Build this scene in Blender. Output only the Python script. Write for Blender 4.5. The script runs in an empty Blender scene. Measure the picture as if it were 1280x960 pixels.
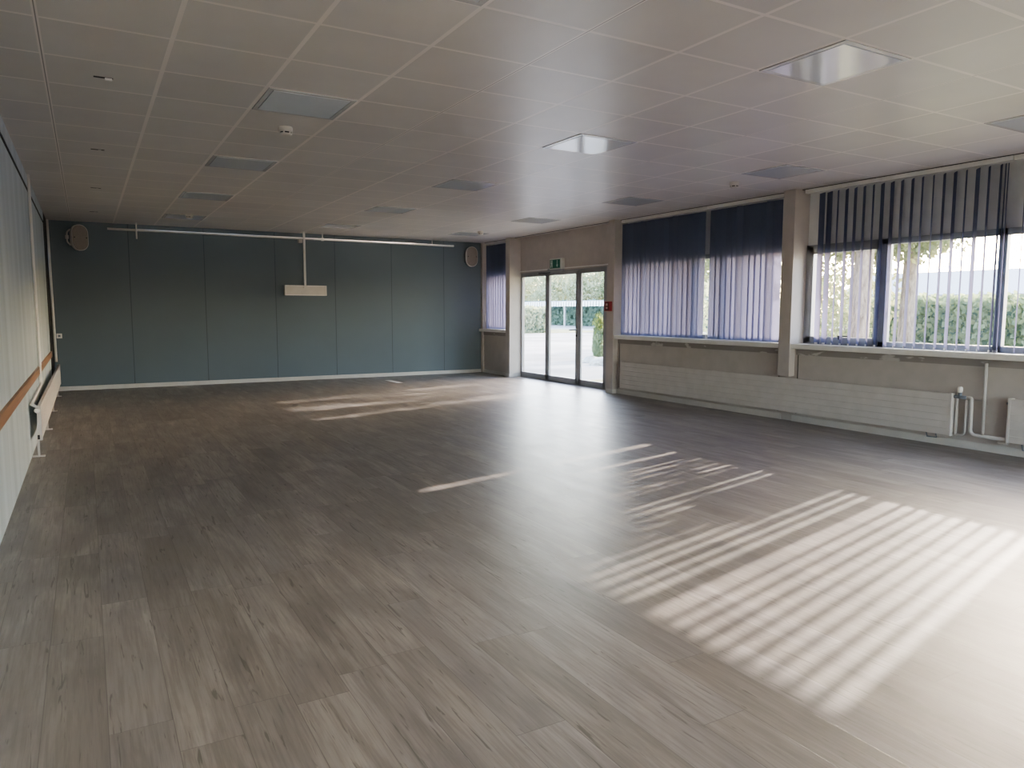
import bpy, bmesh, math, random
from mathutils import Vector, Matrix
rnd = random.Random(7)
SC = bpy.context.scene
COL = SC.collection
H = 2.836            # ceiling height
XL, XR = -0.495, 7.60
YB, YF = 14.50, -5.0
PI = math.pi

# ------------------------------------------------------------------ materials
def nt(name):
    m = bpy.data.materials.new(name); m.use_nodes = True
    t = m.node_tree; t.nodes.clear()
    return m, t
class G:
    """tiny node helper"""
    def __init__(s, t): s.t = t
    def n(s, typ, **kw):
        x = s.t.nodes.new(typ)
        for k, v in kw.items(): setattr(x, k, v)
        return x
    def put(s, sock, v):
        if isinstance(v, bpy.types.NodeSocket): s.t.links.new(v, sock)
        elif isinstance(v, (tuple, list)) and len(v) == 3 and sock.type == 'RGBA': sock.default_value = (*v, 1)
        else: sock.default_value = v
    def m(s, op, a, b=0.0, c=None, clamp=False):
        x = s.n('ShaderNodeMath', operation=op); x.use_clamp = clamp
        s.put(x.inputs[0], a); s.put(x.inputs[1], b)
        if c is not None: s.put(x.inputs[2], c)
        return x.outputs[0]
    def pos(s):
        o = s.n('ShaderNodeNewGeometry').outputs['Position']
        x = s.n('ShaderNodeSeparateXYZ'); s.t.links.new(o, x.inputs[0]); return x.outputs
    def vec(s, x, y, z):
        c = s.n('ShaderNodeCombineXYZ')
        for i, v in enumerate((x, y, z)): s.put(c.inputs[i], v)
        return c.outputs[0]
    def noise(s, v, scale=5.0, detail=4.0, rough=.5, dist=0.0):
        x = s.n('ShaderNodeTexNoise'); s.put(x.inputs['Vector'], v)
        x.inputs['Scale'].default_value = scale; x.inputs['Detail'].default_value = detail
        x.inputs['Roughness'].default_value = rough; x.inputs['Distortion'].default_value = dist
        return x.outputs['Fac']
    def white(s, v):
        x = s.n('ShaderNodeTexWhiteNoise', noise_dimensions='3D'); s.put(x.inputs['Vector'], v); return x.outputs['Value']
    def mix(s, f, a, b, blend='MIX'):
        x = s.n('ShaderNodeMix', data_type='RGBA', blend_type=blend)
        s.put(x.inputs[0], f); s.put(x.inputs[6], a); s.put(x.inputs[7], b); return x.outputs[2]
    def ramp(s, f, stops):
        x = s.n('ShaderNodeValToRGB'); s.put(x.inputs[0], f); e = x.color_ramp.elements
        while len(e) < len(stops): e.new(.5)
        for k, (p, c) in zip(e, stops): k.position = p; k.color = (*c, 1)
        return x.outputs[0]
    def sstep(s, v, a, b):
        x = s.n('ShaderNodeMapRange', interpolation_type='SMOOTHSTEP'); s.put(x.inputs[0], v)
        x.inputs[1].default_value = a; x.inputs[2].default_value = b; return x.outputs[0]
    def bsdf(s, color, rough=.5, spec=.5, metal=0.0, bump=None, bstr=.1, bdist=.01):
        p = s.n('ShaderNodeBsdfPrincipled')
        s.put(p.inputs['Base Color'], color); s.put(p.inputs['Roughness'], rough)
        s.put(p.inputs['Specular IOR Level'], spec); s.put(p.inputs['Metallic'], metal)
        if bump is not None:
            b = s.n('ShaderNodeBump'); b.inputs['Strength'].default_value = bstr; b.inputs['Distance'].default_value = bdist
            s.t.links.new(bump, b.inputs['Height']); s.t.links.new(b.outputs[0], p.inputs['Normal'])
        return p.outputs[0]
    def out(s, sh):
        o = s.n('ShaderNodeOutputMaterial'); s.t.links.new(sh, o.inputs[0])

def plain(name, col, rough=.5, spec=.4, metal=0.0, var=.06, scale=6.0):
    m, t = nt(name); g = G(t); p = g.n('ShaderNodeNewGeometry').outputs['Position']
    n = g.noise(p, scale, 5)
    dark = tuple(c * (1 - var) for c in col); lite = tuple(min(1, c * (1 + var)) for c in col)
    g.out(g.bsdf(g.ramp(n, [(.3, dark), (.7, lite)]), rough, spec, metal)); return m

def floor_mat():
    m, t = nt('vinyl_planks'); g = G(t); x, y, z = g.pos()
    W, L = .19, 1.22
    u = g.m('DIVIDE', x, W); ci = g.m('FLOOR', u); fu = g.m('SUBTRACT', u, ci)
    off = g.white(g.vec(ci, 3.1, 0))
    v = g.m('ADD', g.m('DIVIDE', y, L), off); ri = g.m('FLOOR', v); fv = g.m('SUBTRACT', v, ri)
    pid = g.white(g.vec(ci, ri, 1.0)); pid2 = g.white(g.vec(ci, ri, 9.0))
    sx = g.m('MULTIPLY', g.m('MINIMUM', fu, g.m('SUBTRACT', 1.0, fu)), W)
    sy = g.m('MULTIPLY', g.m('MINIMUM', fv, g.m('SUBTRACT', 1.0, fv)), L)
    seam = g.m('SUBTRACT', 1.0, g.sstep(g.m('MINIMUM', sx, sy), .0003, .0022))
    o1 = g.m('MULTIPLY', pid, 37.0); o2 = g.m('MULTIPLY', pid2, 53.0)
    gx = g.m('ADD', x, o1); gy = g.m('ADD', y, o2)
    fine = g.noise(g.vec(g.m('MULTIPLY', gx, 95.0), g.m('MULTIPLY', gy, 3.2), o1), 1.0, 6, .65)
    band = g.noise(g.vec(g.m('MULTIPLY', gx, 14.0), g.m('MULTIPLY', gy, 1.1), o2), 1.0, 5, .6, 1.2)
    blot = g.noise(g.vec(g.m('MULTIPLY', gx, 4.0), g.m('MULTIPLY', gy, 1.3), o1), 1.0, 4, .55, .6)
    crack = g.noise(g.vec(g.m('MULTIPLY', gx, 55.0), g.m('MULTIPLY', gy, 4.2), o1), 1.0, 3, .5, .8)
    base = g.ramp(blot, [(.28, (.158, .140, .131)), (.5, (.235, .209, .193)), (.72, (.345, .308, .284))])
    base = g.mix(g.m('MULTIPLY', g.sstep(band, .42, .66), .6), base, (.150, .132, .124))
    base = g.mix(g.m('MULTIPLY', g.sstep(fine, .40, .68), .5), base, (.115, .100, .092))
    base = g.mix(g.m('MULTIPLY', g.sstep(crack, .62, .70), .7), base, (.06, .05, .045))
    tone = g.m('ADD', .87, g.m('MULTIPLY', pid, .26))
    base = g.mix(1.0, base, g.vec(tone, g.m('MULTIPLY', tone, g.m('ADD', .985, g.m('MULTIPLY', pid2, .02))), g.m('MULTIPLY', tone, g.m('ADD', .95, g.m('MULTIPLY', pid2, .08)))), 'MULTIPLY')
    base = g.mix(g.m('MULTIPLY', seam, .6), base, (.045, .038, .034))
    hgt = g.m('SUBTRACT', g.m('MULTIPLY', fine, .35), seam)
    rough = g.m('ADD', .33, g.m('MULTIPLY', g.noise(g.vec(g.m('MULTIPLY', x, 9.0), g.m('MULTIPLY', y, 2.0), 0.0), 1.0, 4), .14))
    g.out(g.bsdf(base, rough, .5, bump=hgt, bstr=.22, bdist=.0025)); return m

TX0, TDX, TY0, TDY = -0.148, .6303, 3.313, .6197
def ceil_mat():
    m, t = nt('metal_ceiling_tiles'); g = G(t); x, y, z = g.pos()
    u = g.m('DIVIDE', g.m('SUBTRACT', x, TX0), TDX); v = g.m('DIVIDE', g.m('SUBTRACT', y, TY0), TDY)
    ci = g.m('FLOOR', g.m('ADD', u, .5)); ri = g.m('FLOOR', g.m('ADD', v, .5))
    du = g.m('MULTIPLY', g.m('ABSOLUTE', g.m('SUBTRACT', u, ci)), TDX)
    dv = g.m('MULTIPLY', g.m('ABSOLUTE', g.m('SUBTRACT', v, ri)), TDY)
    tid = g.white(g.vec(g.m('FLOOR', u), g.m('FLOOR', v), 2.0))
    barx = g.m('SUBTRACT', 1.0, g.sstep(du, .011, .0145)); bary = g.m('SUBTRACT', 1.0, g.sstep(dv, .010, .0135))
    bar = g.m('MAXIMUM', barx, bary)
    # every fourth runner shows an open dark joint
    k = g.m('MODULO', g.m('ADD', ci, 40.0), 4.0)
    isg = g.m('LESS_THAN', k, .5)
    gap = g.m('MULTIPLY', g.m('SUBTRACT', 1.0, g.sstep(du, .0015, .004)), isg)
    n = g.noise(g.vec(x, y, 0.0), 2.2, 3)
    base = g.ramp(n, [(.3, (.60, .57, .545)), (.7, (.65, .615, .585))])
    tone = g.m('ADD', .95, g.m('MULTIPLY', tid, .09))
    base = g.mix(1.0, base, g.vec(tone, tone, tone), 'MULTIPLY')
    base = g.mix(g.m('MULTIPLY', bar, .95), base, (.84, .78, .74))
    base = g.mix(g.m('MULTIPLY', gap, .85), base, (.06, .055, .05))
    edge = g.m('MULTIPLY', g.sstep(du, .012, .02), g.sstep(dv, .01, .018))
    g.out(g.bsdf(base, .36, .42, bump=edge, bstr=.25, bdist=.002)); return m

def leftwall_mat():
    m, t = nt('pale_partition_panels'); g = G(t); x, y, z = g.pos()
    soft = g.noise(g.vec(0.0, g.m('MULTIPLY', y, 3.1), g.m('MULTIPLY', z, .12)), 1.0, 3)
    streak = g.noise(g.vec(0.0, g.m('MULTIPLY', y, 9.0), g.m('MULTIPLY', z, .6)), 1.0, 4, .6, .4)
    base = g.ramp(soft, [(.36, (.33, .41, .465)), (.64, (.48, .56, .62))])
    base = g.mix(g.m('MULTIPLY', g.sstep(streak, .4, .75), .22), base, (.60, .66, .70))
    w = g.m('DIVIDE', g.m('ADD', y, .35), .9); f = g.m('SUBTRACT', w, g.m('FLOOR', w))
    d = g.m('MULTIPLY', g.m('MINIMUM', f, g.m('SUBTRACT', 1.0, f)), .9)
    j = g.m('SUBTRACT', 1.0, g.sstep(d, .003, .009))
    base = g.mix(g.m('MULTIPLY', j, .75), base, (.22, .235, .24))
    g.out(g.bsdf(base, .42, .4, bump=soft, bstr=.15, bdist=.03)); return m

def backwall_mat():
    m, t = nt('blue_grey_wall_panels'); g = G(t); x, y, z = g.pos()
    seam = None
    for c in (.697, 1.91, 3.16, 4.315, 5.495, 6.675):
        s = g.m('SUBTRACT', 1.0, g.sstep(g.m('ABSOLUTE', g.m('SUBTRACT', x, c)), .004, .009))
        seam = s if seam is None else g.m('MAXIMUM', seam, s)
    n = g.noise(g.vec(x, 0.0, z), 140.0, 3); b = g.noise(g.vec(x, 0.0, z), .9, 3)
    base = g.ramp(b, [(.3, (.110, .146, .172)), (.7, (.122, .160, .190))])
    base = g.mix(g.m('MULTIPLY', n, .18), base, (.084, .106, .13))
    base = g.mix(g.m('MULTIPLY', seam, .65), base, (.035, .05, .058))
    g.out(g.bsdf(base, .62, .25, bump=seam, bstr=.3, bdist=-.004)); return m

def wood_mat():
    m, t = nt('varnished_wood_rail'); g = G(t); x, y, z = g.pos()
    n = g.noise(g.vec(g.m('MULTIPLY', x, 30.0), g.m('MULTIPLY', y, 1.2), g.m('MULTIPLY', z, 60.0)), 1.0, 5, .6, .6)
    g.out(g.bsdf(g.ramp(n, [(.25, (.17, .075, .036)), (.75, (.33, .165, .085))]), .4, .4)); return m

def glass_mat():
    m, t = nt('window_glass'); g = G(t)
    tr = g.n('ShaderNodeBsdfTransparent'); tr.inputs[0].default_value = (.93, .96, .95, 1)
    gl = g.n('ShaderNodeBsdfGlossy'); gl.inputs['Roughness'].default_value = .02
    ge = g.n('ShaderNodeNewGeometry'); dt = g.n('ShaderNodeVectorMath', operation='DOT_PRODUCT')
    t.links.new(ge.outputs['Normal'], dt.inputs[0]); t.links.new(ge.outputs['Incoming'], dt.inputs[1])
    c = g.m('SUBTRACT', 1.0, g.m('ABSOLUTE', dt.outputs['Value']), clamp=True)
    fr = g.m('ADD', .035, g.m('MULTIPLY', .9, g.m('POWER', c, 5.0)))
    mx = g.n('ShaderNodeMixShader'); t.links.new(fr, mx.inputs[0]); t.links.new(tr.outputs[0], mx.inputs[1]); t.links.new(gl.outputs[0], mx.inputs[2])
    g.out(mx.outputs[0]); return m

def fabric_mat():
    m, t = nt('navy_blind_fabric'); g = G(t); x, y, z = g.pos()
    oi = g.n('ShaderNodeObjectInfo').outputs['Random']
    w = g.noise(g.vec(g.m('MULTIPLY', x, 300.0), g.m('MULTIPLY', y, 300.0), g.m('MULTIPLY', z, 60.0)), 1.0, 3)
    k = g.m('ADD', .82, g.m('MULTIPLY', oi, .36))
    d = g.n('ShaderNodeBsdfDiffuse'); tl = g.n('ShaderNodeBsdfTranslucent')
    dc = g.ramp(w, [(.3, (.058, .075, .118)), (.7, (.08, .10, .15))])
    t.links.new(dc, d.inputs[0])
    t.links.new(g.mix(1.0, (.058, .057, .100), g.vec(k, k, k), 'MULTIPLY'), tl.inputs[0])
    a = g.n('ShaderNodeAddShader'); t.links.new(d.outputs[0], a.inputs[0]); t.links.new(tl.outputs[0], a.inputs[1])
    g.out(a.outputs[0]); return m

def leaf_mat(name, c1, c2, trans=.5):
    m, t = nt(name); g = G(t); p = g.n('ShaderNodeNewGeometry').outputs['Position']
    n = g.noise(p, 3.0, 4); col = g.ramp(n, [(.3, c1), (.7, c2)])
    d = g.n('ShaderNodeBsdfDiffuse'); tl = g.n('ShaderNodeBsdfTranslucent')
    t.links.new(col, d.inputs[0]); t.links.new(g.mix(1.0, col, (1.0, 1.0, .8), 'MULTIPLY'), tl.inputs[0])
    mx = g.n('ShaderNodeMixShader'); mx.inputs[0].default_value = trans
    t.links.new(d.outputs[0], mx.inputs[1]); t.links.new(tl.outputs[0], mx.inputs[2]); g.out(mx.outputs[0]); return m

def bark_mat():
    m, t = nt('rough_bark'); g = G(t); x, y, z = g.pos()
    n = g.noise(g.vec(g.m('MULTIPLY', x, 22.0), g.m('MULTIPLY', y, 22.0), g.m('MULTIPLY', z, 5.0)), 1.0, 5, .6, .5)
    g.out(g.bsdf(g.ramp(n, [(.3, (.09, .065, .05)), (.7, (.34, .27, .22))]), .9, .1, bump=n, bstr=.8, bdist=.03)); return m

def asphalt_mat():
    m, t = nt('pale_asphalt'); g = G(t); x, y, z = g.pos()
    a = g.noise(g.vec(x, y, 0.0), .35, 4); f = g.noise(g.vec(x, y, 0.0), 45.0, 4)
    c = g.ramp(a, [(.35, (.19, .187, .185)), (.62, (.38, .37, .36))])  # mottled asphalt; broad dark tones also paint in shadow bands
    c = g.mix(g.m('MULTIPLY', f, .3), c, (.11, .11, .11)); g.out(g.bsdf(c, .9, .1)); return m

def lawn_mat():
    m, t = nt('dry_lawn'); g = G(t); x, y, z = g.pos()
    a = g.noise(g.vec(x, y, 0.0), 1.2, 5); g.out(g.bsdf(g.ramp(a, [(.3, (.20, .20, .10)), (.7, (.44, .39, .22))]), .95, .05)); return m

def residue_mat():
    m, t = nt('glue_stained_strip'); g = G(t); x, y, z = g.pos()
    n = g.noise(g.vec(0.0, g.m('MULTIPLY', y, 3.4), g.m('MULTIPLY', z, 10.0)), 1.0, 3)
    c = g.mix(g.sstep(n, .60, .66), (.27, .245, .235), (.50, .47, .45)); g.out(g.bsdf(c, .7, .2)); return m  # darker grey strip with paler noise blotches

M = dict(
    floor=floor_mat(), ceil=ceil_mat(), left=leftwall_mat(), back=backwall_mat(), wood=wood_mat(), glass=glass_mat(),
    fabric=fabric_mat(), bark=bark_mat(), asphalt=asphalt_mat(), lawn=lawn_mat(), residue=residue_mat(),
    cream=plain('cream_painted_wall', (.46, .415, .392), .55, .35), transom=plain('pale_transom_panel', (.78, .78, .79), .5, .4), white=plain('white_paint', (.78, .76, .74), .45, .4),
    skirt=plain('white_skirting', (.56, .535, .515), .4, .4), rad=plain('white_enamel', (.56, .525, .508), .38, .45),
    alu=plain('grey_aluminium', (.31, .32, .345), .42, .5, .25), dark=plain('dark_gap', (.025, .025, .027), .7, .2),
    steel=plain('bright_steel', (.75, .75, .74), .22, .5, 1.0), valve=plain('grey_valve_metal', (.18, .20, .25), .4, .5, .5),
    diff=plain('acrylic_diffuser', (.60, .64, .69), .12, .7, 0, .02), lightframe=plain('lamp_frame', (.56, .56, .56), .25, .6, .1),
    plastic=plain('off_white_plastic', (.60, .565, .525), .45, .4), grille=plain('beige_speaker_cloth', (.25, .22, .195), .8, .2, 0, .15, 90),
    green=plain('exit_sign_green', (.005, .115, .075), .35, .4), signwhite=plain('exit_sign_white', (.62, .78, .72), .4, .4),
    signbody=plain('exit_sign_housing', (.58, .60, .55), .4, .4), red=plain('alarm_red', (.30, .018, .022), .35, .5),
    pink=plain('alarm_pale_label', (.62, .40, .38), .5, .3), deepred=plain('alarm_dark_red', (.09, .008, .01), .4, .4),
    carport=plain('white_corrugated_sheet', (.80, .80, .78), .6, .3), stone=plain('pale_rock', (.45, .43, .39), .9, .1, 0, .3, 8),
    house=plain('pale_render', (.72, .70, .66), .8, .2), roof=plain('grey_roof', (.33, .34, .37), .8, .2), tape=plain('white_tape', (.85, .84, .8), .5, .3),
    hedge=leaf_mat('hedge_leaves', (.14, .20, .12), (.32, .38, .23)), yew=leaf_mat('dark_conifer_leaves', (.07, .12, .10), (.13, .20, .16), .35),
    leafy=leaf_mat('tree_leaves', (.12, .15, .08), (.31, .32, .18)), pale=leaf_mat('pale_tree_leaves', (.22, .27, .18), (.46, .48, .34)),
    gold=leaf_mat('golden_conifer_leaves', (.12, .20, .04), (.42, .42, .06)), thuja=leaf_mat('thuja_leaves', (.10, .15, .09), (.23, .29, .16)),
    rust=leaf_mat('rusty_leaves', (.34, .16, .05), (.55, .33, .12)),
)

# ------------------------------------------------------------------ mesh helpers
class MB:
    def __init__(s): s.b = bmesh.new(); s.smooth = False
    def box(s, x0, x1, y0, y1, z0, z1, bev=0.0, rot=None, org=None):
        r = bmesh.ops.create_cube(s.b, size=1.0); vs = r['verts']
        bmesh.ops.scale(s.b, vec=(x1 - x0, y1 - y0, z1 - z0), verts=vs)
        bmesh.ops.translate(s.b, vec=((x0 + x1) / 2, (y0 + y1) / 2, (z0 + z1) / 2), verts=vs)
        if bev:
            es = list({e for v in vs for e in v.link_edges})
            nb = bmesh.ops.bevel(s.b, geom=es, offset=bev, segments=2, affect='EDGES', profile=.6)
            vs = list({v for f in nb['faces'] for v in f.verts} | {v for v in vs if v.is_valid})
        if rot is not None:
            bmesh.ops.rotate(s.b, cent=org or (0, 0, 0), matrix=rot, verts=[v for v in vs if v.is_valid])
        return s
    def tube(s, pts, r, seg=10, cap=True, radii=None):
        pts = [Vector(p) for p in pts]; rings = []
        up = Vector((0, 0, 1)); prev = None
        for i, p in enumerate(pts):
            if i == 0: d = pts[1] - p
            elif i == len(pts) - 1: d = p - pts[i - 1]
            else: d = (pts[i + 1] - p).normalized() + (p - pts[i - 1]).normalized()
            d.normalize()
            if prev is None:
                a = Vector((1, 0, 0)) if abs(d.z) > .9 else up
                u = d.cross(a).normalized()
            else:
                u = (prev - d * prev.dot(d)).normalized()
            prev = u; w = d.cross(u); rr = radii[i] if radii else r
            rings.append([s.b.verts.new(p + (u * math.cos(2 * PI * k / seg) + w * math.sin(2 * PI * k / seg)) * rr) for k in range(seg)])
        for a, b in zip(rings, rings[1:]):
            for k in range(seg):
                f = s.b.faces.new((a[k], a[(k + 1) % seg], b[(k + 1) % seg], b[k])); f.smooth = True
        if cap: s.b.faces.new(rings[0][::-1]); s.b.faces.new(rings[-1])
        return s
    def cyl(s, p0, p1, r, seg=20): return s.tube([p0, p1], r, seg)
    def lathe(s, prof, org, seg=28, axis='z'):
        o = Vector(org); rings = []
        for r, h in prof:
            ring = []
            for k in range(seg):
                a = 2 * PI * k / seg; c, q = r * math.cos(a), r * math.sin(a)
                ring.append(s.b.verts.new(o + (Vector((c, q, h)) if axis == 'z' else Vector((h, c, q)) if axis == 'x' else Vector((c, h, q)))))
            rings.append(ring)
        for a, b in zip(rings, rings[1:]):
            for k in range(seg):
                f = s.b.faces.new((a[k], a[(k + 1) % seg], b[(k + 1) % seg], b[k])); f.smooth = True
        s.b.faces.new(rings[0][::-1]); s.b.faces.new(rings[-1]); return s
    def prism(s, outline, fn0, fn1):
        """outline: 2D points; fn maps (u,v) to 3D for the two ends"""
        a = [s.b.verts.new(fn0(*p)) for p in outline]; b = [s.b.verts.new(fn1(*p)) for p in outline]
        n = len(a)
        for k in range(n): s.b.faces.new((a[k], a[(k + 1) % n], b[(k + 1) % n], b[k]))
        s.b.faces.new(a[::-1]); s.b.faces.new(b); return s
    def quad(s, *p): s.b.faces.new([s.b.verts.new(q) for q in p]); return s
    def leaves(s, n, center, rad, size, r=rnd, shape=None, lean=.7):
        c = Vector(center)
        for _ in range(n):
            while True:
                v = Vector((r.uniform(-1, 1), r.uniform(-1, 1), r.uniform(-1, 1)))
                if v.length <= 1 and (v.length > .25 or r.random() < .5): break
            if shape: v = shape(v)
            p = c + Vector((v.x * rad[0], v.y * rad[1], v.z * rad[2]))
            q = Vector((r.gauss(0, 1), r.gauss(0, 1), r.gauss(0, lean))).normalized(); u = q.orthogonal().normalized(); w = q.cross(u)
            sz = size * r.uniform(.6, 1.4); u *= sz; w *= sz * .6
            s.quad(p - u, p - w * .8, p + u, p + w * .8)
        return s
    def build(s, name, mat, parent=None, loc=None):
        bmesh.ops.recalc_face_normals(s.b, faces=s.b.faces) if len(s.b.faces) < 3000 else None
        me = bpy.data.meshes.new(name); s.b.to_mesh(me); s.b.free(); me.materials.append(M[mat])
        o = bpy.data.objects.new(name, me); COL.objects.link(o)
        if loc is not None: o.location = loc
        if parent is not None: o.parent = parent
        return o

def tag(o, label=None, cat=None, group=None, kind=None):
    if label: o['label'] = label
    if cat: o['category'] = cat
    if group: o['group'] = group
    if kind: o['kind'] = kind
    return o
def thing(name, label, cat, loc=(0, 0, 0), group=None, rz=0.0):
    o = bpy.data.objects.new(name, None); COL.objects.link(o); o.empty_display_size = .1
    o.location = loc; o.rotation_euler = (0, 0, rz); return tag(o, label, cat, group)
def struct(o, label=None, cat=None): return tag(o, label, cat, kind='structure')
def copy_tree(o, parent=None):
    c = o.copy(); COL.objects.link(c)
    if parent is not None: c.parent = parent
    for ch in [k for k in ALL() if k.parent == o]: copy_tree(ch, c)
    return c
def ALL(): return list(COL.objects)

# ------------------------------------------------------------------ room shell
struct(MB().box(XL - .1, 7.90, YF - .1, YB + .1, -.06, 0).build('floor', 'floor'), 'grey brown wood-look plank floor of the hall', 'floor')
struct(MB().box(XL - .1, 7.78, YF - .1, YB + .1, H, H + .08).build('ceiling', 'ceil'), 'off-white square metal tile ceiling', 'ceiling')
struct(MB().box(XL - .14, XL, YF, YB, 0, H).build('wall_left', 'left'), 'long pale grey-green panelled wall with wooden rail', 'wall')
struct(MB().box(XL - .1, 7.95, YB, YB + .14, 0, H).build('wall_back', 'back'), 'blue-grey panelled end wall', 'wall')
wf = MB().box(XL - .1, 7.95, YF - .14, YF, 0, .6).box(XL - .1, 7.95, YF - .14, YF, 2.5, H)
for a, b in ((XL - .1, .2), (3.4, 3.8), (7.0, 7.95)): wf.box(a, b, YF - .14, YF, .6, 2.5)
struct(wf.build('wall_front', 'cream'), 'cream wall at the near end of the hall', 'wall')
struct(MB().box(XL, 7.60, YB - .018, YB, 0, .07, .003).build('baseboard_back', 'skirt'), 'white skirting along the blue-grey end wall', 'baseboard')
struct(MB().box(XL, XL + .008, YF, 13.3, 2.70, H, .002).build('trim_1', 'left'), 'pale top trim along the left wall', 'trim')
struct(MB().box(XL, XL + .004, YF, 13.3, 2.668, 2.70).build('trim_2', 'dark'), 'thin dark shadow joint along the top of the left wall', 'trim')
struct(MB().box(XL, XL + .006, 13.37, YB, 0, H).build('trim_3', 'dark'), 'dark strip in the back left corner', 'trim')
tag(MB().box(XL, XL + .022, YF, 13.35, .645, .73, .004).build('wall_rail', 'wood'), 'brown varnished wooden rail along the left wall', 'rail')

# right wall
PIL = [(13.105, 13.275), (9.675, 9.840), (6.150, 6.325), (2.62, 2.79), (-.91, -.74), (-4.44, -4.27)]
for i, (a, b) in enumerate(PIL):
    z0 = .56 if i in (2,) else 0
    mb = MB().box(7.50, 7.86 if i < 2 else 7.95, a, b, z0, H, .004)
    if z0: mb.box(7.60, 7.95, a, b, 0, z0)
    o = struct(mb.build('pillar_%d' % (i + 1), 'cream'), None, 'pillar')
    o['label'] = ['cream pillar between the far narrow window and the glass door', 'cream pillar carrying the red call point', 'cream pillar ending just above the long radiator',
                  'cream pillar beside the near window', 'cream pillar behind the viewer', 'cream pillar by the near end wall'][i]
BAYS = [(13.275, YB), (6.325, 9.675), (2.79, 6.15), (-.74, 2.62), (-4.27, -.91)]
for i, (a, b) in enumerate(BAYS):
    n = str(i + 1)
    w = MB().box(7.60, 7.95, a, b, 0, .93)                       # parapet under the window
    struct(MB().box(7.765, 7.93, a, b, 2.16, H).build('trim_%d' % (60 + i), 'transom'), 'pale panel over the window ' + ['in the far corner', 'with closed blinds', 'with open blinds', 'beside the viewer', 'at the near end'][i], 'wall panel')
    w.box(7.58, 7.765, a, a + .012, .93, H) if i == 0 else None
    o = struct(w.build('wall_right' + ('' if i == 0 else '_' + n), 'cream'), None, 'wall')
    o['label'] = ['narrow cream wall bay in the far right corner', 'cream wall bay under the closed blinds', 'cream wall bay under the open blinds', 'cream wall bay next to the viewer', 'cream wall bay at the near end'][i]
    struct(MB().box(7.52, 7.80, a + .002, b - .002, .905, .965, .005).build('trim_%d' % (10 + i), 'white'), 'white window sill board of bay ' + ['in the far corner', 'with closed blinds', 'with open blinds', 'beside the viewer', 'at the near end'][i], 'sill')
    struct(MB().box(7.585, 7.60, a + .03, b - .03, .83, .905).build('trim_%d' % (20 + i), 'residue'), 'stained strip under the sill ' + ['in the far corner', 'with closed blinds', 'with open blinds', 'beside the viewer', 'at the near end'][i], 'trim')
    struct(MB().box(7.582, 7.60, a, b, 0, .075, .003).build('baseboard_right' + ('' if i == 0 else '_' + n), 'skirt'), 'white skirting under the window ' + ['in the far corner', 'with closed blinds', 'with open blinds', 'beside the viewer', 'at the near end'][i], 'baseboard')
    struct(MB().box(7.594, 7.60, a + .05, a + .056, .1, .85).box(7.594, 7.60, b - .056, b - .05, .1, .85).build('trim_%d' % (30 + i), 'dark'), 'thin dark wall joints of the bay ' + ['in the far corner', 'with closed blinds', 'with open blinds', 'beside the viewer', 'at the near end'][i], 'trim')
for i, (a, b) in enumerate(PIL[:2]):
    struct(MB().box(7.492, 7.77, a - .008, b + .008, 0, .07, .003).build('baseboard_pillar_%d' % (i + 1), 'skirt'), ['white skirting round the far pillar', 'white skirting round the pillar with the red call point'][i], 'baseboard')
o = MB().box(7.76, 7.93, 9.84, 13.105, 2.125, H).box(7.755, 7.77, 9.84, 10.20, 0, 2.125).build('wall_right_door', 'cream')
struct(o, 'cream wall panel above the glass door', 'wall')

# windows -----------------------------------------------------------
def window(idx, y0, y1, mulls, label):
    X0, X1 = 7.74, 7.80; z0, z1 = .965, 2.17
    f = MB().box(X0, X1, y0, y1, z0, z0 + .062, .004).box(X0, X1, y0, y1, 2.105, z1, .004)
    f.box(X0, X1, y0, y0 + .05, z0, z1, .004).box(X0, X1, y1 - .05, y1, z0, z1, .004)
    for (a, b) in mulls: f.box(X0, X1, a, b, z0, z1, .004)
    o = struct(f.build('window_%d' % idx, 'alu'), label, 'window')
    ed = [y0 + .05] + [v for m in mulls for v in m] + [y1 - .05]
    for k in range(0, len(ed), 2):
        a, b = ed[k], ed[k + 1]
        if b - a < .02: continue
        MB().box(7.772, 7.778, a, b, z0 + .062, 2.105).build('window_pane', 'glass', o)
    return o
def sash(w, y0, y1):   # opening sash fitted inside the frame
    s = MB(); z0, z1 = .985, 2.15
    s.box(7.725, 7.77, y0, y1, z0, z0 + .075, .004).box(7.725, 7.77, y0, y1, z1 - .09, z1, .004)
    s.box(7.725, 7.77, y0, y0 + .06, z0, z1, .004).box(7.725, 7.77, y1 - .065, y1, z0, z1, .004)
    return s.build('sash', 'alu', w)
w1 = window(1, 13.28, 14.41, [], 'far narrow window behind a navy blind')
w2 = window(2, 6.33, 9.67, [(7.98, 8.08), (7.40, 7.47)], 'grey framed window behind the two closed navy blinds')
w3 = window(3, 2.80, 6.15, [(5.055, 5.16), (3.85, 3.93)], 'grey framed window behind the open navy blinds')
sash(w3, 5.15, 6.10)
w4 = window(4, -.73, 2.61, [(1.3, 1.4), (.2, .3)], 'grey framed window beside the viewer')
w5 = window(5, -4.26, -.92, [(-2.1, -2.0), (-3.2, -3.1)], 'grey framed window at the near end')
MB().tube([(7.722, 5.62, 1.03), (7.70, 5.62, 1.04), (7.69, 5.62, 1.075)], .009, 8).box(7.682, 7.70, 5.50, 5.63, 1.065, 1.08, .003).build('window_handle', 'dark', w3)
MB().box(7.60, 7.64, 14.395, 14.412, 1.13, 1.30, .004).build('winder_box', 'plastic', w1)
# closing strip at the far end of bay 1
struct(MB().box(7.566, 7.95, 14.41, YB, 0, H).build('trim_50', 'cream'), 'cream reveal at the far side of the narrow window', 'trim')

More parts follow.
